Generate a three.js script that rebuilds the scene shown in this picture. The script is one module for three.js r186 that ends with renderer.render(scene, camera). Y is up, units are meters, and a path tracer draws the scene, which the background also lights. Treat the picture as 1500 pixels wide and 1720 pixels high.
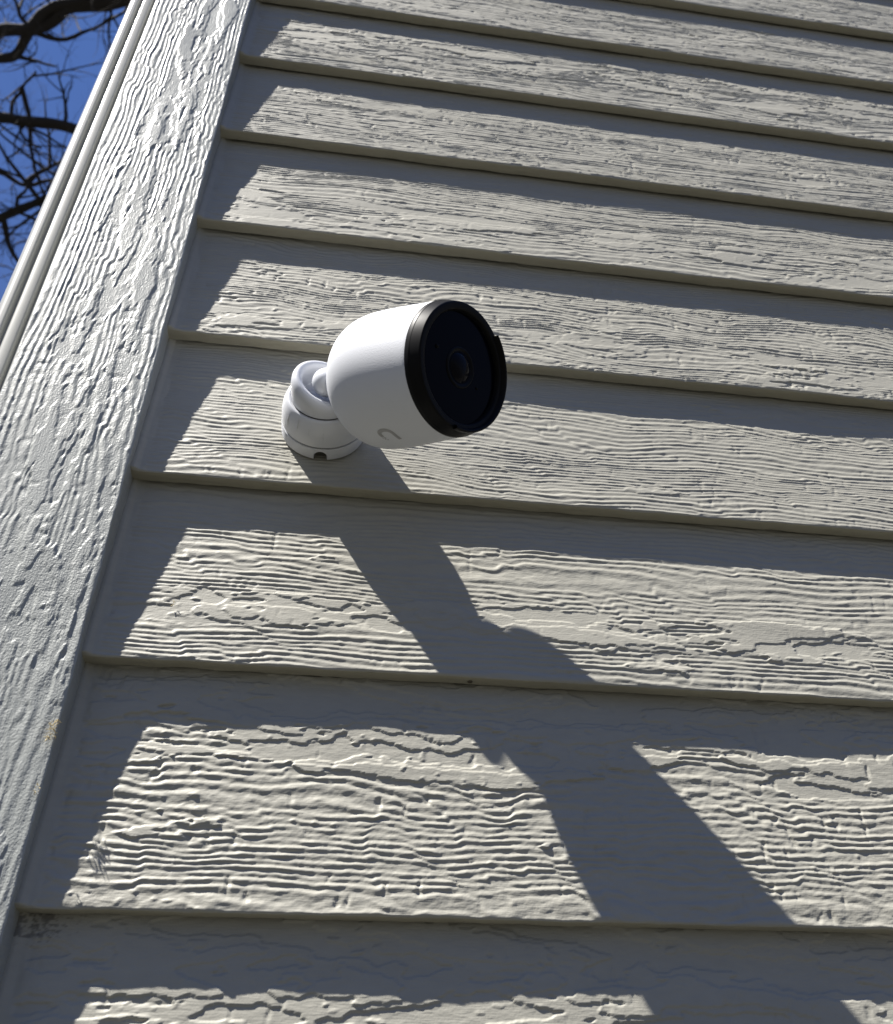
import * as THREE from 'three';
import { mergeGeometries } from 'three/addons/utils/BufferGeometryUtils.js';

// ---------------------------------------------------------------- camera, sky, sun, exposure
const scene = new THREE.Scene();
const E = 0.127;          // siding exposure: 5 inches
const Y0 = 1.55;          // height of the reference lap above the ground
const V = (x, y, z) => new THREE.Vector3(x * E, y * E + Y0, z * E);   // wall units -> metres

const camera = new THREE.PerspectiveCamera(60.616, 893 / 1024, 0.02, 300);
{
  const m = new THREE.Matrix4().makeBasis(
    new THREE.Vector3(0.99031415, -0.00274992, 0.13881757),
    new THREE.Vector3(-0.07823723, 0.81491076, 0.57428163),
    new THREE.Vector3(-0.11470316, -0.57957993, 0.80680251));
  camera.quaternion.setFromRotationMatrix(m);
  camera.position.set(0.13226, 1.46468, 0.45355);
  camera.focus = 0.54; camera.userData.fStop = 13;
}
scene.add(camera);

const SUN = new THREE.Vector3(-2.44, 4.21, 1.0).normalize();
{
  const w = 512, h = 256, d = new Float32Array(w * h * 4);
  const mix = (a, b, t) => a + (b - a) * t;
  for (let j = 0; j < h; j++) for (let i = 0; i < w; i++) {
    const el = ((j + 0.5) / h - 0.5) * Math.PI, az = ((i + 0.5) / w - 0.5) * 2 * Math.PI;
    const dir = new THREE.Vector3(Math.cos(el) * Math.cos(az), Math.sin(el), Math.cos(el) * Math.sin(az));
    const up = Math.max(0, dir.y), t = Math.pow(1 - up, 2.3);
    const c = Math.max(0, dir.dot(SUN)), g = 0.35 * Math.pow(c, 6) + 0.9 * Math.pow(c, 60);
    const k = (j * w + i) * 4;
    d[k] = mix(0.0255, 0.096, t) + 0.030 * g;
    d[k + 1] = mix(0.0550, 0.105, t) + 0.034 * g;
    d[k + 2] = mix(0.158, 0.112, t) + 0.040 * g;
    d[k + 3] = 1;
  }
  const sky = new THREE.DataTexture(d, w, h, THREE.RGBAFormat, THREE.FloatType);
  sky.mapping = THREE.EquirectangularReflectionMapping;
  sky.magFilter = sky.minFilter = THREE.LinearFilter; sky.needsUpdate = true;
  scene.background = sky; scene.environment = sky;
}
const sun = new THREE.DirectionalLight(new THREE.Color(1.0, 0.96, 0.90), 4.35);
sun.position.copy(SUN).multiplyScalar(12).add(new THREE.Vector3(0.3, 1.8, 0));
sun.target.position.set(0.3, 1.8, 0);
sun.castShadow = true; sun.shadow.radius = 1; sun.shadow.mapSize.set(4096, 4096);
Object.assign(sun.shadow.camera, { left: -2, right: 2, top: 2, bottom: -2, near: 1, far: 30 });
scene.add(sun, sun.target);

const renderer = new THREE.WebGLRenderer({ antialias: true });
renderer.setSize(893, 1024);
renderer.toneMapping = THREE.LinearToneMapping;
renderer.toneMappingExposure = 2.8;
renderer.shadowMap.enabled = true;

// ---------------------------------------------------------------- helpers
function rng(seed) { let s = seed >>> 0; return () => { s = (s + 0x6D2B79F5) >>> 0; let t = Math.imul(s ^ (s >>> 15), 1 | s); t = (t + Math.imul(t ^ (t >>> 7), 61 | t)) ^ t; return ((t ^ (t >>> 14)) >>> 0) / 4294967296; }; }
function hash(i, j, s) { let h = Math.imul(i, 374761393) ^ Math.imul(j, 668265263) ^ Math.imul(s, 2147483647 ^ 0x5bd1e995); h = Math.imul(h ^ (h >>> 13), 1274126177); h ^= h >>> 16; return (h >>> 0) / 4294967296; }
const GX = [], GY = [];
for (let i = 0; i < 64; i++) { GX.push(Math.cos(i / 64 * 2 * Math.PI)); GY.push(Math.sin(i / 64 * 2 * Math.PI)); }
function noise(x, y, s = 0) {                    // gradient noise, about -1 .. 1
  const i = Math.floor(x), j = Math.floor(y), fx = x - i, fy = y - j;
  const u = fx * fx * fx * (fx * (fx * 6 - 15) + 10), v = fy * fy * fy * (fy * (fy * 6 - 15) + 10);
  const g = (a, b, p, q) => { const k = (hash(a, b, s) * 64) | 0; return GX[k] * p + GY[k] * q; };
  const a = g(i, j, fx, fy), b = g(i + 1, j, fx - 1, fy), c = g(i, j + 1, fx, fy - 1), d = g(i + 1, j + 1, fx - 1, fy - 1);
  return 1.5 * (a + (b - a) * u + (c - a) * v + (a - b - c + d) * u * v);
}
const sstep = (a, b, x) => { const t = Math.min(1, Math.max(0, (x - a) / (b - a))); return t * t * (3 - 2 * t); };
const lerp = (a, b, t) => a + (b - a) * t;

function mesh(name, geo, mat, parent = scene) {
  const m = new THREE.Mesh(geo, mat); m.name = name; m.castShadow = m.receiveShadow = true; parent.add(m); return m;
}
function tag(o, label, category, group) { o.userData.label = label; o.userData.category = category; if (group) o.userData.group = group; return o; }
function tube(pts, radii, sides = 6) {            // tapered tube through points
  const n = pts.length, pos = [], idx = [];
  let a = new THREE.Vector3(), b = new THREE.Vector3(), ref = new THREE.Vector3(0.31, 0.22, 0.93);
  for (let i = 0; i < n; i++) {
    const t = pts[Math.min(n - 1, i + 1)].clone().sub(pts[Math.max(0, i - 1)]).normalize();
    a.crossVectors(t, ref).normalize(); b.crossVectors(t, a).normalize(); ref.copy(b).cross(t).negate();
    if (ref.lengthSq() < 1e-6) ref.set(0.31, 0.22, 0.93);
    ref.copy(b);
    ref.crossVectors(a, t);
    for (let k = 0; k < sides; k++) {
      const p = k / sides * Math.PI * 2, c = Math.cos(p) * radii[i], s = Math.sin(p) * radii[i];
      pos.push(pts[i].x + a.x * c + b.x * s, pts[i].y + a.y * c + b.y * s, pts[i].z + a.z * c + b.z * s);
    }
  }
  for (let i = 0; i < n - 1; i++) for (let k = 0; k < sides; k++) {
    const k2 = (k + 1) % sides, p = i * sides + k, q = i * sides + k2;
    idx.push(p, p + sides, q, q, p + sides, q + sides);
  }
  const g = new THREE.BufferGeometry();
  g.setAttribute('position', new THREE.Float32BufferAttribute(pos, 3)); g.setIndex(idx); g.computeVertexNormals();
  return g;
}

// ---------------------------------------------------------------- materials
function bumpTexture(size, fn, rx, ry) {
  const d = new Uint8Array(size * size * 4);
  for (let j = 0; j < size; j++) for (let i = 0; i < size; i++) {
    const v = Math.max(0, Math.min(255, 128 + 110 * fn(i / size, j / size))) | 0, k = (j * size + i) * 4;
    d[k] = d[k + 1] = d[k + 2] = v; d[k + 3] = 255;
  }
  const t = new THREE.DataTexture(d, size, size, THREE.RGBAFormat); t.wrapS = t.wrapT = THREE.RepeatWrapping;
  t.magFilter = t.minFilter = THREE.LinearFilter; t.repeat.set(rx, ry); t.needsUpdate = true; return t;
}
const wrapN = (u, v, fx, fy, s) => {              // tileable noise
  const w = (a) => a * a * (3 - 2 * a), n = (p, q) => noise(p * fx, q * fy, s);
  const wu = w(u), wv = w(v);
  return (n(u, v) * (1 - wu) + n(u - 1, v) * wu) * (1 - wv) + (n(u, v - 1) * (1 - wu) + n(u - 1, v - 1) * wu) * wv;
};
const grainBump = bumpTexture(1024, (u, v) => 0.55 * wrapN(u, v, 40, 260, 3) + 0.35 * wrapN(u, v, 210, 230, 5) + 0.25 * wrapN(u, v, 90, 420, 7), 1 / 0.21, 1 / 0.21);
const grainBumpUp = bumpTexture(1024, (u, v) => 0.35 * wrapN(u, v, 220, 40, 3) + 0.6 * wrapN(u, v, 150, 130, 5) + 0.4 * wrapN(u, v, 330, 260, 7), 1 / 0.17, 1 / 0.17);
const leatherBump = bumpTexture(512, (u, v) => 0.6 * wrapN(u, v, 60, 60, 11) + 0.5 * wrapN(u, v, 130, 130, 12), 1 / 0.05, 1 / 0.05);

const M = {
  siding: new THREE.MeshPhysicalMaterial({ color: 0xffffff, vertexColors: true, roughness: 0.56, bumpMap: grainBump, bumpScale: 0.00018 }),
  edge: new THREE.MeshPhysicalMaterial({ color: 0xffffff, vertexColors: true, roughness: 0.8 }),
  trim: new THREE.MeshPhysicalMaterial({ color: 0xffffff, vertexColors: true, roughness: 0.42, specularIntensity: 0.8, bumpMap: grainBumpUp, bumpScale: 0.00032 }),
  spout: new THREE.MeshPhysicalMaterial({ color: new THREE.Color().setRGB(0.38, 0.38, 0.355), roughness: 0.30 }),
  shell: new THREE.MeshPhysicalMaterial({ color: new THREE.Color().setRGB(0.61, 0.625, 0.66), roughness: 0.62, specularIntensity: 0.4, bumpMap: leatherBump, bumpScale: 0.00012 }),
  gloss: new THREE.MeshPhysicalMaterial({ color: new THREE.Color().setRGB(0.60, 0.615, 0.65), roughness: 0.28 }),
  seam: new THREE.MeshPhysicalMaterial({ color: new THREE.Color().setRGB(0.05, 0.05, 0.05), roughness: 0.8 }),
  bezel: new THREE.MeshPhysicalMaterial({ color: new THREE.Color().setRGB(0.0045, 0.0045, 0.005), roughness: 0.40, specularIntensity: 0.2 }),
  glass: new THREE.MeshPhysicalMaterial({ color: new THREE.Color().setRGB(0.0012, 0.0012, 0.003), roughness: 0.15, specularIntensity: 0.10 }),
  lens: new THREE.MeshPhysicalMaterial({ color: new THREE.Color().setRGB(0.004, 0.004, 0.007), roughness: 0.10, specularIntensity: 0.15 }),
  lensRing: new THREE.MeshPhysicalMaterial({ color: new THREE.Color().setRGB(0.003, 0.003, 0.004), roughness: 0.4, specularIntensity: 0.2 }),
  logo: new THREE.MeshPhysicalMaterial({ color: new THREE.Color().setRGB(0.32, 0.32, 0.325), roughness: 0.45 }),
  bark: new THREE.MeshStandardMaterial({ color: new THREE.Color().setRGB(0.022, 0.019, 0.017), roughness: 0.95 }),
  straw: new THREE.MeshStandardMaterial({ color: new THREE.Color().setRGB(0.50, 0.42, 0.25), roughness: 0.9 }),
  lawn: new THREE.MeshStandardMaterial({ color: 0xffffff, vertexColors: true, roughness: 1 }),
  nail: new THREE.MeshStandardMaterial({ color: new THREE.Color().setRGB(0.10, 0.085, 0.06), roughness: 0.7 }),
};
const SIDING = [0.335, 0.325, 0.278];
const TRIM = [0.315, 0.328, 0.312];

// ---------------------------------------------------------------- ground
{
  const g = new THREE.PlaneGeometry(240, 240, 120, 120); g.rotateX(-Math.PI / 2);
  const p = g.attributes.position, c = [];
  for (let i = 0; i < p.count; i++) {
    const n = 0.5 + 0.5 * noise(p.getX(i) / 3, p.getZ(i) / 3, 91);
    c.push(lerp(0.034, 0.050, n), lerp(0.034, 0.048, n), lerp(0.027, 0.039, n));
    p.setY(i, 0);
  }
  g.setAttribute('color', new THREE.Float32BufferAttribute(c, 3));
  const o = mesh('ground', g, M.lawn); o.userData.kind = 'structure'; o.userData.label = 'dark spring lawn below the house wall';
}

// ---------------------------------------------------------------- embossed wood relief
// u runs along the grain, v across it (metres); every board has a character of its own
function relief(u, v, c) {
  const s = c.seed;
  const bend = c.bend * noise(u / c.bendL, v / 0.075 + 4.7, s + 1) + 0.45 * c.bend * noise(u / (c.bendL * 0.33), v / 0.035, s + 2);
  const k = c.brk || 1;
  const wob = k * (0.00050 * noise(u / 0.026, v / 0.011, s + 3) + 0.00028 * noise(u / 0.009, v / 0.005, s + 4));
  const q = (v + bend + wob) / c.lam + 1.6 * noise(u / 0.5, v / 0.030, s + 6) + 0.42 * noise((v + bend) / 0.011, 0.5, s + 5);
  const kz = sstep(0.30 - 0.3 * k, 0.6 - 0.3 * k, noise(u / 0.10, v / 0.035, s + 25));
  const qk = q + kz * 0.55 * sstep(-0.10, 0.10, noise(u / 0.026 + v / 0.03, v / 0.03, s + 22));
  const i = Math.floor(qk), f = qk - i;
  const prof = Math.pow(0.5 - 0.5 * Math.cos(2 * Math.PI * Math.pow(f, 1.4)), 0.75);
  const segA = noise(u / 0.055 + i * 5.37, i * 1.71, s + 8), segB = noise(u / 0.013 + i * 3.1, i * 2.3, s + 9);
  let a = c.amp * (0.72 + 0.50 * segA + 0.42 * k * segB + 0.40 * (hash(i, 7, s) - 0.5));
  a = Math.max(0.06 * c.amp, a);
  const big = noise(u / c.patchU, v / c.patchV, s + 11), mid = noise(u / 0.035, v / 0.0055, s + 12), sm = noise(u / 0.006, v / 0.0022, s + 13);
  const flat = sstep(0, 0.05, big + 0.42 * mid + 0.14 * sm - c.ridge(v, u));
  let h = a * prof;
  const flatTop = c.amp * (0.80 + 0.5 * noise(u / 0.06, v / 0.02, s + 14));
  h = lerp(h, flatTop, flat);
  // stepped flakes inside the smooth areas
  const fl = noise(u / 0.085, v / 0.013, s + 15) + 0.3 * noise(u / 0.016, v / 0.005, s + 16) + 0.12 * sm;
  h += flat * c.step * (sstep(-0.22, -0.17, fl) + 0.8 * sstep(0.18, 0.22, fl) - 1);
  // pits and small cross-grain nicks
  const nick = noise(u / 0.0042, v / 0.012, s + 17), zone = noise(u / 0.05, v / 0.02, s + 18);
  h -= c.nick * sstep(0.38, 0.62, nick) * sstep(0.05, 0.4, zone);
  h += c.nick * 0.7 * sstep(0.45, 0.7, noise(u / 0.0055, v / 0.0032, s + 19)) * sstep(0.1, 0.4, -zone);
  h += 0.00045 * noise(u / 0.11, v / 0.03, s + 20) + (1 - 0.6 * flat) * c.amp * k * (0.19 * noise(u / 0.0075, v / 0.0027, s + 21) + 0.10 * noise(u / 0.0028, v / 0.0013, s + 24));
  return h;
}

// ---------------------------------------------------------------- the wall of lap siding
const wall = new THREE.Group(); wall.name = 'siding_wall'; scene.add(wall);
tag(wall, 'greige painted wall of overlapping wood-grain siding boards beside a corner board', 'wall');
const T = 0.088 * E;                              // board thickness: 7/16 inch
function columns(x0, x1, step, xFar) { const a = []; let x = x0; while (x < x1) { a.push(x); x += step; } while (x < xFar) { a.push(x); step *= 1.12; x += step; } a.push(xFar); return a; }
function sidingBoard(k, c, xs, rows) {
  const yb = Y0 + k * E, H = E * 1.055, nx = xs.length, pos = [], uv = [], col = [], idxF = [], idxE = [];
  const push = (x, y, z, u, v, cc) => { pos.push(x, y, z); uv.push(u, v); col.push(cc[0], cc[1], cc[2]); };
  const edgeY = (x) => 0.00035 * noise(x / 0.03, k * 3.3, 77) + 0.0002 * noise(x / 0.007, k * 3.3, 78);
  for (let j = 0; j <= rows; j++) {
    const v = H * Math.pow(j / rows, 1.0);
    for (let i = 0; i < nx; i++) {
      const x = xs[i];
      let h = relief(x, v, c);
      const caulk = 1 - sstep(0.004, 0.0062, x + 0.0012 * noise(v / 0.012, k, 33));
      h = lerp(h, 0.00075 + 0.0002 * noise(v / 0.02, x / 0.004, 34) + 0.0022 * Math.pow(1 - sstep(-0.001, 0.0045, x), 2), caulk);
      h *= 0.35 + 0.65 * sstep(0, 0.0012, v);
      const y = v + (j === 0 ? edgeY(x) : edgeY(x) * Math.max(0, 1 - v / 0.004));
      const z = -T * (v / E) + h - 0.0009 - (j === 0 ? 0.0006 : 0);
      const tone = 1 + 0.035 * noise(x / 0.05, v / 0.01, c.seed + 40) + 0.03 * noise(x / 0.009, v / 0.003, c.seed + 41);
      let cc = [SIDING[0] * tone, SIDING[1] * tone, SIDING[2] * tone];
      if (c.mould) {                               // mildew in the corner under the lap
        const m = c.mould(x, v), st = 0.6 * sstep(0.50, 0.80, 0.5 + 0.45 * noise(x / 0.004, v / 0.002, 60) + 0.45 * noise(x / 0.0014, v / 0.001, 61) + 0.25 * noise(x / 0.012, v / 0.005, 62) + 0.55 * (m - 0.75)) * Math.min(1, 1.5 * m);
        cc = [lerp(cc[0], 0.035, st), lerp(cc[1], 0.03, st), lerp(cc[2], 0.026, st)];
      }
      push(x, yb + y, z, x, v + k * 0.137, cc);
    }
  }
  const quad = (idx, a, b, c2, d) => idx.push(a, b, c2, a, c2, d);
  for (let j = 0; j < rows; j++) for (let i = 0; i < nx - 1; i++) { const a = j * nx + i; quad(idxF, a, a + 1, a + nx + 1, a + nx); }
  // the lower edge, sawn and weathered
  const er = 7, e0 = pos.length / 3;
  for (let j = 0; j <= er; j++) for (let i = 0; i < nx; i++) {
    const x = xs[i], t = j / er;
    const z = j === 0 ? pos[i * 3 + 2] : lerp(pos[i * 3 + 2] - 0.0006, -T * 0.84 + 0.0005 * noise(x / 0.05, k * 1.7, 79), t);
    const y = edgeY(x) - (j === 0 ? 0 : 0.0004) + 0.0005 * noise(x / 0.02, t * 4, c.seed + 50) * t;
    const tone = 1 + 0.06 * noise(x / 0.03, t * 3, c.seed + 54) + 0.05 * noise(x / 0.006, t * 6, c.seed + 55);
    push(x, yb + y, z, x, t * 0.011, [SIDING[0] * tone, SIDING[1] * 0.97 * tone, SIDING[2] * 0.88 * tone]);
  }
  for (let j = 0; j < er; j++) for (let i = 0; i < nx - 1; i++) { const a = e0 + j * nx + i; quad(idxE, a, a + nx, a + nx + 1, a + 1); }
  // back, top and the two ends
  const x0 = xs[0], x1 = xs[nx - 1], b0 = pos.length / 3, zb = -T * 0.84, zt = -T * 2.2;
  const C8 = [[x0, 0, zb], [x1, 0, zb], [x1, H, zt], [x0, H, zt], [x0, H, -T * 1.05], [x1, H, -T * 1.05], [x0, 0, -0.001], [x1, 0, -0.001]];
  for (const p of C8) push(p[0], yb + p[1], p[2], p[0], p[1], SIDING);
  quad(idxE, b0 + 1, b0, b0 + 3, b0 + 2); quad(idxE, b0 + 3, b0 + 4, b0 + 5, b0 + 2); quad(idxE, b0, b0 + 6, b0 + 4, b0 + 3); quad(idxE, b0 + 1, b0 + 2, b0 + 5, b0 + 7);
  const g = new THREE.BufferGeometry();
  g.setAttribute('position', new THREE.Float32BufferAttribute(pos, 3));
  g.setAttribute('uv', new THREE.Float32BufferAttribute(uv, 2));
  g.setAttribute('color', new THREE.Float32BufferAttribute(col, 3));
  g.setIndex(idxF.concat(idxE)); g.computeVertexNormals();
  g.addGroup(0, idxF.length, 0); g.addGroup(idxF.length, idxE.length, 1);
  const o = mesh(boardCount ? 'siding_board_' + String(boardCount).padStart(3, '0') : 'siding_board', g, [M.siding, M.edge], wall);
  boardCount++;
  return o;
}
let boardCount = 0;
const R = (lo, hi, y0, y1) => (v) => lerp(lo, hi, sstep(y0, y1, v));       // the smooth share of a board, from its lower to its upper edge
const BOARDS = {
  '-2': { seed: 210, lam: 0.004, amp: 0.0007, brk: 1.2, bend: 0.006, bendL: 0.20, patchU: 0.09, patchV: 0.03, step: 0.0005, nick: 0.0003, ridge: () => 0.1 },
  '-1': { seed: 220, lam: 0.0046, amp: 0.00072, brk: 1.5, bend: 0.010, bendL: 0.16, patchU: 0.10, patchV: 0.03, step: 0.0007, nick: 0.0004, ridge: R(0.3, -0.75, 0.055, 0.085), mould: (x, v) => 1.1 * (1 - sstep(0.004, 0.040, x)) * sstep(0.104, 0.124, v) },
  '0': { seed: 233, lam: 0.0044, amp: 0.00072, brk: 1.7, bend: 0.007, bendL: 0.17, patchU: 0.10, patchV: 0.03, step: 0.0007, nick: 0.0006, ridge: R(0.75, -0.55, 0.060, 0.082) },
  '1': { seed: 247, lam: 0.004, amp: 0.00068, brk: 1, bend: 0.006, bendL: 0.20, patchU: 0.11, patchV: 0.03, step: 0.0006, nick: 0.0003, ridge: (v) => lerp(lerp(0.55, -0.35, sstep(0.018, 0.032, v)), 0.85, sstep(0.046, 0.056, v)) },
  '2': { seed: 251, lam: 0.0033, amp: 0.00056, brk: 0.85, bend: 0.007, bendL: 0.18, patchU: 0.10, patchV: 0.03, step: 0.0004, nick: 0.0003, ridge: R(0.75, 0.25, 0.075, 0.10) },
  '3': { seed: 263, lam: 0.0034, amp: 0.00066, brk: 1, bend: 0.009, bendL: 0.15, patchU: 0.09, patchV: 0.026, step: 0.0004, nick: 0.0006, ridge: R(0.1, 0.7, 0.03, 0.05) },
  '4': { seed: 277, lam: 0.0036, amp: 0.00068, brk: 0.8, bend: 0.008, bendL: 0.22, patchU: 0.11, patchV: 0.026, step: 0.0004, nick: 0.0003, ridge: R(0.0, 0.8, 0.05, 0.07) },
  '5': { seed: 281, lam: 0.0033, amp: 0.00068, brk: 0.8, bend: 0.004, bendL: 0.30, patchU: 0.10, patchV: 0.03, step: 0.0004, nick: 0.0006, ridge: () => 0.6 },
  '6': { seed: 293, lam: 0.004, amp: 0.00074, brk: 0.8, bend: 0.012, bendL: 0.22, patchU: 0.12, patchV: 0.03, step: 0.0006, nick: 0.0005, ridge: R(0.5, 0.05, 0.03, 0.05) },
  '7': { seed: 307, lam: 0.004, amp: 0.00074, brk: 0.8, bend: 0.009, bendL: 0.22, patchU: 0.12, patchV: 0.03, step: 0.0005, nick: 0.0005, ridge: () => 0.35 },
  '8': { seed: 311, lam: 0.004, amp: 0.00072, brk: 0.8, bend: 0.007, bendL: 0.22, patchU: 0.12, patchV: 0.03, step: 0.0005, nick: 0.0004, ridge: () => 0.35 },
  '9': { seed: 313, lam: 0.0036, amp: 0.00055, brk: 1, bend: 0.007, bendL: 0.22, patchU: 0.12, patchV: 0.03, step: 0.0005, nick: 0.0004, ridge: () => 0.35 },
};
const XL = -0.004;
for (let k = -1; k <= 8; k++) {
  const rows = Math.round(lerp(220, 150, Math.max(0, k) / 8)), step = lerp(0.00095, 0.0019, Math.max(0, k) / 8);
  sidingBoard(k, BOARDS[k], columns(XL, (3.75 + 0.36 * k) * E, step, 14 * E), rows);
}
// boards below and above the picture
for (let k = -12; k <= -2; k++) sidingBoard(k, { ...BOARDS['-2'], seed: 400 + k }, columns(XL, 0.1, 0.02, 14 * E), 24);
for (let k = 9; k <= 15; k++) sidingBoard(k, { ...BOARDS['9'], seed: 400 + k }, columns(XL, 0.1, 0.02, 14 * E), 24);
{
  const g = new THREE.BoxGeometry(1.86, 3.5, 2.6); g.translate(0.93 - 0.068, 1.75, -T * 2.4 - 1.302);
  mesh('sheathing', g, new THREE.MeshStandardMaterial({ color: new THREE.Color().setRGB(0.25, 0.2, 0.14), roughness: 0.9 }), wall);
}

// the boards of the side wall, round the corner
{
  const sb = new THREE.BoxGeometry(T, E * 1.05, 2.45), cs = [];
  for (let i = 0; i < sb.attributes.position.count; i++) cs.push(...SIDING);
  sb.setAttribute('color', new THREE.Float32BufferAttribute(cs, 3));
  for (let k = -12; k <= 14; k++) {
    const o = mesh('siding_board_' + String(boardCount++).padStart(3, '0'), sb, M.edge, wall);
    o.position.set(-0.0755, Y0 + k * E + E * 0.525, -1.345); o.rotation.z = -0.088;
  }
}
{
  const ng = new THREE.TorusGeometry(0.0011, 0.00045, 8, 18); ng.rotateX(Math.PI / 2); ng.translate(1.66 * E, Y0 + E - 0.0006, -0.045 * E);
  mesh('nail_head', ng, M.nail, wall);
}

// ---------------------------------------------------------------- corner board: vertical grain, proud of the laps
const corner = new THREE.Group(); corner.name = 'corner_board'; scene.add(corner);
tag(corner, 'tall pale grey corner board with rough vertical grain at the end of the siding', 'corner board');
{
  const c = { seed: 521, lam: 0.0043, amp: 0.00050, brk: 1.2, bend: 0.005, bendL: 0.24, patchU: 0.09, patchV: 0.018, step: 0.00045, nick: 0.0003, ridge: (v) => lerp(lerp(0.55, -0.25, sstep(0.022, 0.04, v)), 0.35, sstep(0.066, 0.08, v)) };
  const xa = -0.72 * E, xb = -0.02 * E, zf = 0.066 * E, zb = -0.22 * E, w = xb - xa;
  const yA = Y0 - 1.3 * E, yB = Y0 + 8.6 * E, nv = 128;
  const ys = []; { let y = 0, s = 0.012; ys.push(0); for (y = yA - 1.2 > 0.03 ? 0.05 : 0.05; y < yA; y += 0.05) ys.push(y); for (y = yA; y < yB; y += lerp(0.0010, 0.0021, (y - yA) / (yB - yA))) ys.push(y); for (; y < Y0 + 15 * E; y += 0.05) ys.push(y); }
  const rd = 0.0009, prof = [];
  prof.push([xa, zb], [xa, zf - 0.012], [xa, zf - rd], [xa + rd * 0.3, zf - rd * 0.3]);
  for (let i = 0; i <= nv; i++) prof.push([xa + rd + (w - 2 * rd) * i / nv, zf]);
  prof.push([xb - rd * 0.3, zf - rd * 0.3], [xb, zf - rd], [xb, zf - 0.006], [xb, zf - 0.012], [xb, zb]);
  const np = prof.length, pos = [], uv = [], col = [], idx = [];
  for (const y of ys) for (let i = 0; i < np; i++) {
    const [x, z] = prof[i], inside = sstep(xa, xa + 0.003, x) * sstep(xb, xb - 0.002, x) * (z > zf - 1e-6 ? 1 : 0);
    const v = x - xa;
    let dz = 0, dx = 0;
    if (z > zf - 0.002) dz = relief(y + 3, v, c) * (0.35 + 0.65 * inside) - 0.0008;
    if (i > np - 6 || i < 4) dx = 0.0005 * noise(y / 0.03, i * 0.3, 522) + 0.0002 * noise(y / 0.006, i * 0.3, 523);
    const tone = 1 + 0.03 * noise(y / 0.06, x / 0.01, 530) + 0.03 * noise(y / 0.008, x / 0.004, 531);
    pos.push(x + dx, y, z + dz); uv.push(x, y); col.push(TRIM[0] * tone, TRIM[1] * tone, TRIM[2] * tone);
  }
  for (let j = 0; j < ys.length - 1; j++) for (let i = 0; i < np - 1; i++) { const a = j * np + i; idx.push(a, a + 1, a + np + 1, a, a + np + 1, a + np); }
  const t0 = (ys.length - 1) * np; // top cap
  idx.push(t0, t0 + 4, t0 + np - 5, t0, t0 + np - 5, t0 + np - 1);
  const g = new THREE.BufferGeometry();
  g.setAttribute('position', new THREE.Float32BufferAttribute(pos, 3)); g.setAttribute('uv', new THREE.Float32BufferAttribute(uv, 2));
  g.setAttribute('color', new THREE.Float32BufferAttribute(col, 3)); g.setIndex(idx); g.computeVertexNormals();
  mesh('front_board', g, M.trim, corner);
  // the board that closes the corner on the side wall
  const s = new THREE.BoxGeometry(0.019, 15 * E + Y0, 0.089); s.translate(xa + 0.0095 + 0.0005, (15 * E + Y0) / 2, zb - 0.0447);
  const cs = []; for (let i = 0; i < s.attributes.position.count; i++) cs.push(...TRIM);
  s.setAttribute('color', new THREE.Float32BufferAttribute(cs, 3));
  mesh('side_board', s, M.trim, corner);
}

// ---------------------------------------------------------------- downspout round the corner
{
  const d = new THREE.Group(); d.name = 'downspout'; scene.add(d);
  tag(d, 'smooth off-white corrugated metal downspout behind the corner board', 'downspout');
  // profile seen from above, front face towards +z: two rounded ridges with a groove between
  const cx = -0.74 * E, zf = -0.42 * E, sh = new THREE.Shape();
  const wd = 0.0575, dp = 0.085, out = cx - wd, P = [];
  const depth = (d) => {                            // how far the front face lies behind its highest ridge, d from the outer edge
    const m = d * 1000, gs = (c, w, h) => h * Math.exp(-(((m - c) / w) ** 2));
    let q = m < 8.5 ? 10 * (1 - Math.sqrt(Math.max(0, 1 - ((8.5 - m) / 8.5) ** 2))) : 0;
    q += gs(14.2, 1.7, 4.2) + gs(27.5, 1.5, 3.6) + gs(41, 1.7, 3.8);
    if (m > 15 && m < 27) q += 0.6 * ((m - 20.8) / 5) ** 2;
    return q / 1000;
  };
  P.push([cx, zf - dp], [cx, zf - 0.004]);
  for (let d = wd - 0.003; d > 0.0021; d -= 0.0004) P.push([out + d, zf - depth(d)]);
  for (let k = 0; k <= 12; k++) { const d = 0.002 * Math.pow(1 - k / 12, 2); P.push([out + d, zf - depth(d)]); }
  for (let k = 0; k <= 8; k++) { const a = Math.PI + k / 8 * Math.PI / 2; P.push([out + 0.009 + 0.009 * Math.cos(a), zf - dp + 0.009 + 0.009 * Math.sin(a)]); }
  sh.moveTo(P[0][0], -P[0][1]); for (const p of P.slice(1)) sh.lineTo(p[0], -p[1]); sh.closePath();
  const g = new THREE.ExtrudeGeometry(sh, { depth: 3.4, bevelEnabled: false, curveSegments: 8 });
  g.rotateX(-Math.PI / 2);   // shape y -> -z, extrusion -> up
  g.translate(0, 0.05, 0);
  mesh('pipe', g, M.spout, d);
  for (const y of [0.75, 2.95]) { const b = new THREE.BoxGeometry(wd + 0.006, 0.025, dp + 0.004); b.translate(cx - wd / 2, y, zf - dp / 2); mesh('strap', b, M.spout, d); }
}

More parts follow.
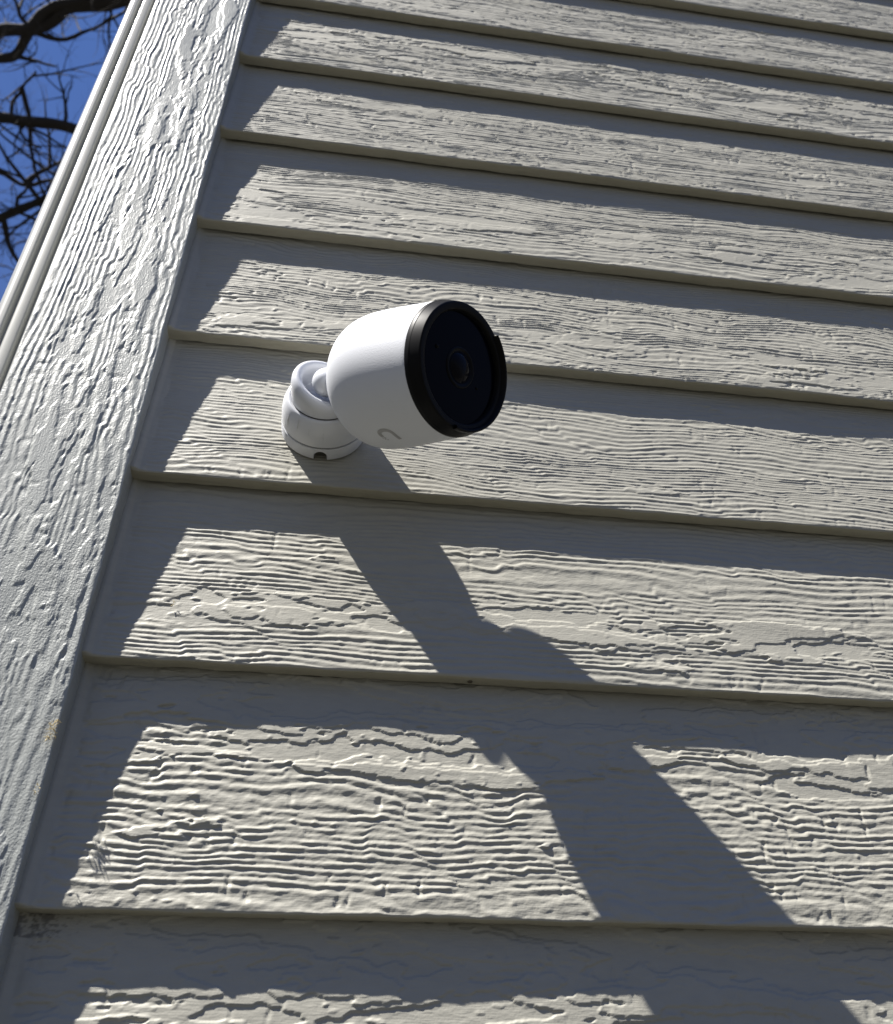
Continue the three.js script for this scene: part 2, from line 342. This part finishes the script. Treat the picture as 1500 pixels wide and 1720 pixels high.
// ---------------------------------------------------------------- security camera
{
  const g = new THREE.Group(); g.name = 'security_camera'; scene.add(g);
  tag(g, 'white bullet security camera with black lens face on a round wall mount', 'security camera');
  const lathe = (pts, seg = 96, p0 = 0, pl = Math.PI * 2) => new THREE.LatheGeometry(pts.map(([r, h]) => new THREE.Vector2(Math.max(1e-5, r * E), h * E)), seg, p0, pl);
  // mount: its axis is the normal of the board it is screwed to
  const nb = new THREE.Vector3(0, 0.088, 1).normalize();
  const qb = new THREE.Quaternion().setFromUnitVectors(new THREE.Vector3(0, 1, 0), nb);
  const base = V(0.893, 2.385, -0.088 * 0.385); base.addScaledVector(nb, 0.0002);
  const place = (o) => { o.position.copy(base); o.quaternion.copy(qb); return o; };
  g.userData.note = undefined; delete g.userData.note;
  // base plate with a cable notch at its lower side (lathe angle 0 is +z of the lathe, which lies along -y of the wall)
  const nw = 0.155;
  place(mesh('base_plate', lathe([[0.13, 0], [0.214, 0], [0.219, 0.006], [0.2185, 0.07], [0.214, 0.078], [0.13, 0.078]], 90, nw, Math.PI * 2 - 2 * nw), M.shell, g));
  {   // bridge above the notch: a small arch
    const s = new THREE.Shape(); const a = Math.sin(nw) * 0.217 * E * 1.06, hh = 0.078 * E;
    s.moveTo(-a, 0); s.lineTo(-a, hh); s.lineTo(a, hh); s.lineTo(a, 0); s.lineTo(a * 0.98, 0);
    s.absarc(0, hh * 0.30, a * 0.97, 0, Math.PI, false); s.lineTo(-a * 0.98, 0); s.closePath();
    const ag = new THREE.ExtrudeGeometry(s, { depth: 0.02 * E, bevelEnabled: false, curveSegments: 12 }); ag.translate(0, 0, 0.1945 * E);
    place(mesh('notch_arch', ag, M.shell, g));
  }
  place(mesh('seam', lathe([[0.1, 0.076], [0.209, 0.0765], [0.209, 0.086], [0.1, 0.086]], 90), M.seam, g));
  const mb = place(mesh('mount_body', lathe([[0.1, 0.085], [0.214, 0.085], [0.2175, 0.090], [0.2165, 0.15], [0.210, 0.195], [0.198, 0.228], [0.190, 0.240], [0.183, 0.244], [0.176, 0.243], [0.172, 0.238], [0.1, 0.238]], 120), M.gloss, g));
  // dried drips on the mount body
  const rd = rng(5);
  for (const [a, h0, h1, w] of [[-0.62, 0.222, 0.16, 0.010], [-0.95, 0.21, 0.10, 0.012], [0.05, 0.19, 0.10, 0.007], [-0.32, 0.20, 0.14, 0.006]]) {
    const pts = [], rr = [];
    for (let i = 0; i <= 6; i++) { const t = i / 6, h = lerp(h0, h1, t), r = 0.2165 - 0.75 * Math.max(0, h - 0.17) ** 1.35 - 0.002; pts.push(new THREE.Vector3(Math.sin(a) * r * E, h * E, Math.cos(a) * r * E)); rr.push(w * E * 0.45 * (0.3 + 0.7 * Math.sin(Math.PI * Math.min(1, t * 0.9 + 0.1)))); }
    mesh('drip', tube(pts, rr, 8), M.gloss, mb);
  }
  place(mesh('seam', lathe([[0.1, 0.236], [0.169, 0.237], [0.169, 0.246], [0.1, 0.246]], 90), M.seam, g));
  // swivel collar with a slanted, rounded mouth
  const n = new THREE.Vector3(0.6700, -0.3495, 0.6549).normalize();
  {
    const prof = [[0.168, 0.244, 0], [0.171, 0.248, 0], [0.172, 0.30, 0.4], [0.1715, 0.33, 0.8], [0.168, 0.350, 0.95], [0.160, 0.365, 1], [0.150, 0.373, 1], [0.139, 0.375, 1], [0.128, 0.371, 1], [0.120, 0.361, 1], [0.116, 0.346, 1], [0.115, 0.32, 0.9], [0.114, 0.285, 0.5], [0.112, 0.262, 0], [0.106, 0.255, 0], [0, 0.254, 0]];
    const seg = 120, pos = [], idx = [];
    const dirA = Math.PI * 0.48;    // lathe angle (from the wall's -y) that the camera leans to
    for (let i = 0; i <= seg; i++) for (const [r, h, s] of prof) {
      const a = i / seg * Math.PI * 2, lean = Math.cos(a - dirA);
      const hh = h - s * (0.048 * (lean + 1) - 0.012);
      pos.push(Math.sin(a) * r * E, hh * E, Math.cos(a) * r * E);
    }
    const m = prof.length;
    for (let i = 0; i < seg; i++) for (let j = 0; j < m - 1; j++) { const a = i * m + j; idx.push(a, a + m, a + m + 1, a, a + m + 1, a + 1); }
    const cg = new THREE.BufferGeometry(); cg.setAttribute('position', new THREE.Float32BufferAttribute(pos, 3)); cg.setIndex(idx); cg.computeVertexNormals();
    place(mesh('collar', cg, M.gloss, g));
  }
  // body
  const B = V(1.4658, 2.1295, 0.7702);
  const side = new THREE.Vector3(0, 1, 0).addScaledVector(n, -n.y).normalize();
  const bas = new THREE.Matrix4().makeBasis(new THREE.Vector3().crossVectors(n, side).negate().normalize(), n, side);
  // right-handed: x = y cross z
  bas.makeBasis(new THREE.Vector3().crossVectors(n, side), n, side);
  const qn = new THREE.Quaternion().setFromRotationMatrix(bas);
  const body = (o) => { o.position.copy(B); o.quaternion.copy(qn); return o; };
  const bp = [];
  for (let i = 0; i <= 64; i++) { const x = 1 - Math.pow(i / 64, 2), y = Math.min(1, x); bp.push([0.307 * (1 + 0.14 * y) * Math.pow(Math.max(0, 1 - Math.pow(y, 6.707)), 1 / 1.487), -0.644 * y - 0.002]); }
  bp.push([0.3050, 0.001], [0.2, 0.001]);
  const bg = lathe(bp, 128);
  { const u = bg.attributes.uv; for (let i = 0; i < u.count; i++) u.setXY(i, u.getX(i) * 0.24, u.getY(i) * 0.11); }
  const bm = body(mesh('camera_body', bg, M.shell, g));
  // U mark on the lower side of the body
  const rAt = (h) => { for (let i = 1; i < bp.length; i++) if (bp[i][1] >= h) { const t = (h - bp[i - 1][1]) / (bp[i][1] - bp[i - 1][1] || 1); return lerp(bp[i - 1][0], bp[i][0], t); } return 0.29; };
  const onBody = (h, a, lift = 0.0012) => { const r = rAt(h) + lift; return new THREE.Vector3(Math.sin(a) * r * E, h * E, Math.cos(a) * r * E); };
  const flatRibbon = (path, w) => {
    const pos = [], idx = [];
    path.forEach(([h, a], i) => {
      const p = path[Math.max(0, i - 1)], q = path[Math.min(path.length - 1, i + 1)];
      let dh = q[0] - p[0], da = (q[1] - p[1]) * 0.31; const l = Math.hypot(dh, da); dh /= l; da /= l;
      for (const s of [-1, 1]) { const v = onBody(h - s * da * w / 2, a + s * dh * w / 2 / 0.31); pos.push(v.x, v.y, v.z); }
      if (i) { const k = i * 2; idx.push(k - 2, k - 1, k + 1, k - 2, k + 1, k); }
    });
    const r = new THREE.BufferGeometry(); r.setAttribute('position', new THREE.Float32BufferAttribute(pos, 3)); r.setIndex(idx); r.computeVertexNormals(); return r;
  };
  const uPath = new THREE.SplineCurve([[-0.220, 3.264], [-0.220, 3.18], [-0.220, 3.09], [-0.230, 3.03], [-0.255, 3.0], [-0.280, 3.015], [-0.292, 3.06], [-0.293, 3.13]].map((a) => new THREE.Vector2(...a))).getPoints(32).map((v) => [v.x, v.y]);
  mesh('logo_mark', mergeGeometries([flatRibbon(uPath, 0.020), flatRibbon([[-0.299, 3.145], [-0.299, 3.165]], 0.006), flatRibbon([[-0.287, 3.15], [-0.287, 3.175]], 0.006), flatRibbon([[-0.295, 3.185], [-0.295, 3.205]], 0.006), flatRibbon([[-0.284, 3.205], [-0.284, 3.225]], 0.006)]), M.logo, bm);
  // ball and stem
  const ball = new THREE.SphereGeometry(0.074 * E, 40, 28); mesh('ball_joint', ball, M.gloss, g).position.copy(V(0.901, 2.397, 0.325));
  { const a = V(0.901, 2.397, 0.325), b = B.clone().addScaledVector(n, -0.60 * E); mesh('stem', tube([a, a.clone().lerp(b, 0.35), a.clone().lerp(b, 0.7), b], [0.055 * E, 0.09 * E, 0.13 * E, 0.17 * E], 28), M.gloss, g); }
  // bezel, hood, glass and lens
  body(mesh('bezel', lathe([[0.2571, -0.0061], [0.3070, -0.0041], [0.3080, 0.0020], [0.3070, 0.0184], [0.3050, 0.0224], [0.3039, 0.0245], [0.2926, 0.0673], [0.2890, 0.0724], [0.2818, 0.0734], [0.2612, 0.0714], [0.2551, 0.0673], [0.2510, 0.0490], [0.2499, 0.0408], [0.2057, 0.0408]], 128), M.bezel, g));
  body(mesh('face_glass', lathe([[0.2510, 0.0479], [0.2057, 0.0485], [0.1028, 0.0488], [0.0000, 0.0490]], 96), M.glass, g));
  body(mesh('lens_ring', lathe([[0.0946, 0.0488], [0.0926, 0.0530], [0.0864, 0.0541], [0.0802, 0.0520], [0.0741, 0.0492]], 72), M.lensRing, g));
  body(mesh('lens', lathe([[0.0679, 0.0492], [0.0597, 0.0571], [0.0463, 0.0632], [0.0288, 0.0673], [0.0123, 0.0689], [0.0000, 0.0694]], 60), M.lens, g));
  const dot = (h, r, a, s) => { const o = mesh('sensor', new THREE.SphereGeometry(s * E, 16, 10), M.lensRing, g); body(o); const p = new THREE.Vector3(Math.sin(a) * r * E, h * E, Math.cos(a) * r * E).applyQuaternion(qn); o.position.add(p); };
  dot(0.048, 0.170, 1.60, 0.010); dot(0.048, 0.139, -1.71, 0.008);
  // the hood: a raised half of the rim
  const HA = -2.95, HL = 2.50;
  body(mesh('hood', lathe([[0.268, 0.058], [0.2935, 0.050], [0.2945, 0.084], [0.2925, 0.090], [0.286, 0.091], [0.279, 0.088], [0.268, 0.058]], 72, HA, HL), M.bezel, g));
}

// ---------------------------------------------------------------- dry plant fluff caught on the corner and the siding
function tuft(x, y, z, size, count, seed, label) {
  const r = rng(seed), parts = [];
  for (let i = 0; i < count; i++) {
    const c = new THREE.Vector3(x * E + (r() - 0.5) * size * 0.7, y * E + Y0 + (r() - 0.5) * size * 1.6, z * E + (r() - 0.3) * size * 0.35);
    const d = new THREE.Vector3(r() - 0.4, r() - 0.5, r() - 0.2).normalize(), l = size * (0.25 + 0.5 * r());
    const k = new THREE.Vector3(r() - 0.5, r() - 0.5, r() - 0.5).multiplyScalar(l * 0.35);
    parts.push(tube([c.clone().addScaledVector(d, -l / 2), c.clone().add(k), c.clone().addScaledVector(d, l / 2)], [0.00008, 0.00022, 0.00008], 4));
  }
  const o = mesh(tufts ? 'plant_fluff_' + String(tufts).padStart(3, '0') : 'plant_fluff', mergeGeometries(parts), M.straw); tufts++;
  tag(o, label, 'plant debris', 'bits of dry plant fluff stuck to the wall');
}
let tufts = 0;
tuft(-0.028, 0.63, 0.085, 0.0065, 40, 11, 'straw coloured tuft of plant fluff on the edge of the corner board');
tuft(-0.028, 0.40, 0.082, 0.0032, 10, 12, 'small wisp of plant fluff below the tuft on the corner board');
tuft(0.31, 1.28, -0.015, 0.0026, 8, 13, 'tiny dry plant wisp stuck to the siding board below the camera');

// ---------------------------------------------------------------- bare tree behind the house
{
  const t = new THREE.Group(); t.name = 'bare_tree'; scene.add(t);
  tag(t, 'leafless tree with dark twisting limbs against the blue sky', 'tree');
  const r = rng(77);
  const TX = -6.0, TZ = -6.15;
  const P3 = (a) => new THREE.Vector3(a[0], a[1], a[2]);
  const limbs = [
    [0.075, 0.040, [[TX, 8.6, TZ], [-5.82, 9.59, -6.07], [-5.03, 10.55, -5.44], [-4.03, 11.34, -4.95], [-3.74, 11.45, -4.95], [-3.59, 11.6, -4.79], [-3.32, 11.72, -4.73], [-2.81, 11.89, -4.71], [-2.01, 12.2, -4.47]]],
    [0.048, 0.012, [[-3.75, 11.45, -4.95], [-3.83, 11.34, -5.1], [-3.94, 11.25, -5.18], [-4.21, 11.15, -5.14], [-4.52, 11.12, -4.95], [-4.9, 11.3, -4.6]]],
    [0.022, 0.008, [[-3.94, 11.25, -5.18], [-3.79, 11.3, -5.19], [-3.65, 11.33, -5.24], [-3.51, 11.36, -5.28]]],
    [0.075, 0.035, [[TX, 7.9, TZ], [-5.32, 8.92, -5.52], [-4.59, 9.6, -5.25], [-3.74, 10.09, -5.17], [-3.53, 10.14, -5.23], [-3.31, 10.21, -5.26], [-3.06, 10.26, -5.32], [-2.57, 10.32, -5.48], [-1.9, 10.6, -5.6]]],
    [0.055, 0.014, [[TX, 9.3, TZ], [-6.0, 10.0, -6.39], [-5.25, 10.55, -6.42], [-4.33, 10.98, -6.5], [-4.09, 10.99, -6.63], [-3.8, 11.11, -6.63], [-3.38, 11.18, -6.76]]],
    [0.024, 0.008, [[-4.07, 11.0, -6.63], [-3.95, 11.12, -6.54], [-3.64, 11.31, -6.45], [-3.31, 11.44, -6.43]]],
    [0.065, 0.022, [[TX, 6.6, TZ], [-5.33, 7.52, -6.0], [-4.51, 8.42, -5.73], [-3.56, 9.05, -5.62], [-3.41, 9.16, -5.58], [-3.2, 9.28, -5.54], [-2.82, 9.47, -5.49], [-2.2, 9.6, -5.4]]],
    [0.026, 0.008, [[-3.55, 9.06, -5.62], [-3.51, 8.95, -5.79], [-3.42, 8.83, -5.98], [-3.26, 8.72, -6.18]]],
    [0.08, 0.025, [[TX, 9.6, TZ], [-5.9, 10.34, -6.3], [-4.99, 11.69, -5.3], [-4.26, 12.25, -4.87], [-3.71, 12.53, -4.72], [-2.87, 12.93, -4.39]]],
    [0.08, 0.02, [[TX, 8.2, TZ], [-7.0, 9.6, -6.6], [-8.0, 10.6, -6.4], [-8.9, 11.2, -6.9]]],
    [0.08, 0.02, [[TX, 7.2, TZ], [-6.3, 8.2, -7.2], [-6.0, 9.6, -8.2], [-6.4, 10.6, -9.0]]],
    [0.07, 0.02, [[TX, 9.9, TZ], [-6.4, 11.4, -5.6], [-7.0, 12.5, -5.0], [-7.2, 13.4, -4.6]]],
  ];
  limbs.push(
    [0.052, 0.030, [[-3.73, 11.46, -4.95], [-3.57, 11.53, -4.92], [-3.47, 11.61, -4.85], [-3.34, 11.69, -4.77], [-2.96, 11.82, -4.77], [-2.59, 11.97, -4.67]]],
    [0.024, 0.010, [[-3.75, 11.44, -4.97], [-3.61, 11.47, -5.01], [-3.38, 11.55, -5.03], [-3.22, 11.62, -4.99], [-3.06, 11.7, -4.94], [-2.94, 11.78, -4.86]]],
    [0.020, 0.010, [[-3.74, 11.45, -4.95], [-3.88, 11.62, -4.88], [-3.93, 11.73, -4.75], [-4.0, 11.8, -4.62]]],
    [0.018, 0.008, [[-3.66, 10.11, -5.2], [-3.63, 10.18, -5.1], [-3.54, 10.31, -4.97], [-3.39, 10.44, -4.83]]],
    [0.016, 0.007, [[-3.45, 9.14, -5.58], [-3.35, 9.29, -5.44], [-3.24, 9.42, -5.34]]],
    [0.014, 0.007, [[-3.58, 10.12, -5.23], [-3.51, 10.05, -5.38], [-3.38, 10.05, -5.46]]]);
  const twigs = [];
  const twig = (p, d, len, rad, depth) => {
    const pts = [p.clone()], rr = [rad]; const n = 5; let q = p.clone(), dir = d.clone();
    for (let i = 1; i <= n; i++) {
      dir.add(new THREE.Vector3(r() - 0.5, r() - 0.4, r() - 0.5).multiplyScalar(0.55)).normalize();
      q = q.clone().addScaledVector(dir, len / n); pts.push(q); rr.push(rad * (1 - 0.8 * i / n));
      if (depth > 0 && r() < 0.75) twig(q, dir.clone().add(new THREE.Vector3(r() - 0.5, r() - 0.5, r() - 0.5).multiplyScalar(1.5)).normalize(), len * (0.35 + 0.35 * r()), rr[i] * 0.75, depth - 1);
    }
    twigs.push(tube(pts, rr, depth > 1 ? 5 : 3));
  };
  const trunk = []; const tr = [];
  for (let i = 0; i <= 14; i++) { const y = i / 14 * 11.5; trunk.push(new THREE.Vector3(TX + 0.12 * noise(y / 2, 1, 3), y, TZ + 0.12 * noise(y / 2, 5, 3))); tr.push(lerp(0.30, 0.06, i / 14) + 0.16 * Math.exp(-y / 0.4)); }
  mesh('trunk', tube(trunk, tr, 14), M.bark, t);
  for (const [r0, r1, pts] of limbs) {
    const cv = new THREE.CatmullRomCurve3(pts.map(P3)), L = cv.getLength(), n = Math.max(10, Math.round(L / 0.09));
    const ps = [], rs = [];
    for (let i = 0; i <= n; i++) { const p = cv.getPointAt(i / n); p.add(new THREE.Vector3(noise(i / 3, r0 * 100, 1), noise(i / 3, r0 * 100, 2), noise(i / 3, r0 * 100, 3)).multiplyScalar(0.022)); ps.push(p); rs.push(1.25 * lerp(r0, r1, i / n) * (1 + 0.16 * noise(i / 2, r0 * 50, 6))); }
    mesh('limb', tube(ps, rs, 9), M.bark, t);
    const tw = Math.round(L * 5);
    for (let k = 0; k < tw; k++) {
      const i = Math.floor(lerp(0.25, 1, r()) * n), d = new THREE.Vector3(r() - 0.5, r() - 0.35, r() - 0.5).normalize();
      const big = r() < 0.22; twig(ps[i], d, big ? 0.8 + 0.9 * r() : 0.3 + 0.8 * r(), big ? 0.016 + 0.012 * r() : 0.006 + 0.008 * r(), 2);
    }
  }
  mesh('twigs', mergeGeometries(twigs), M.bark, t).userData.kind = 'stuff';
}

renderer.render(scene, camera);
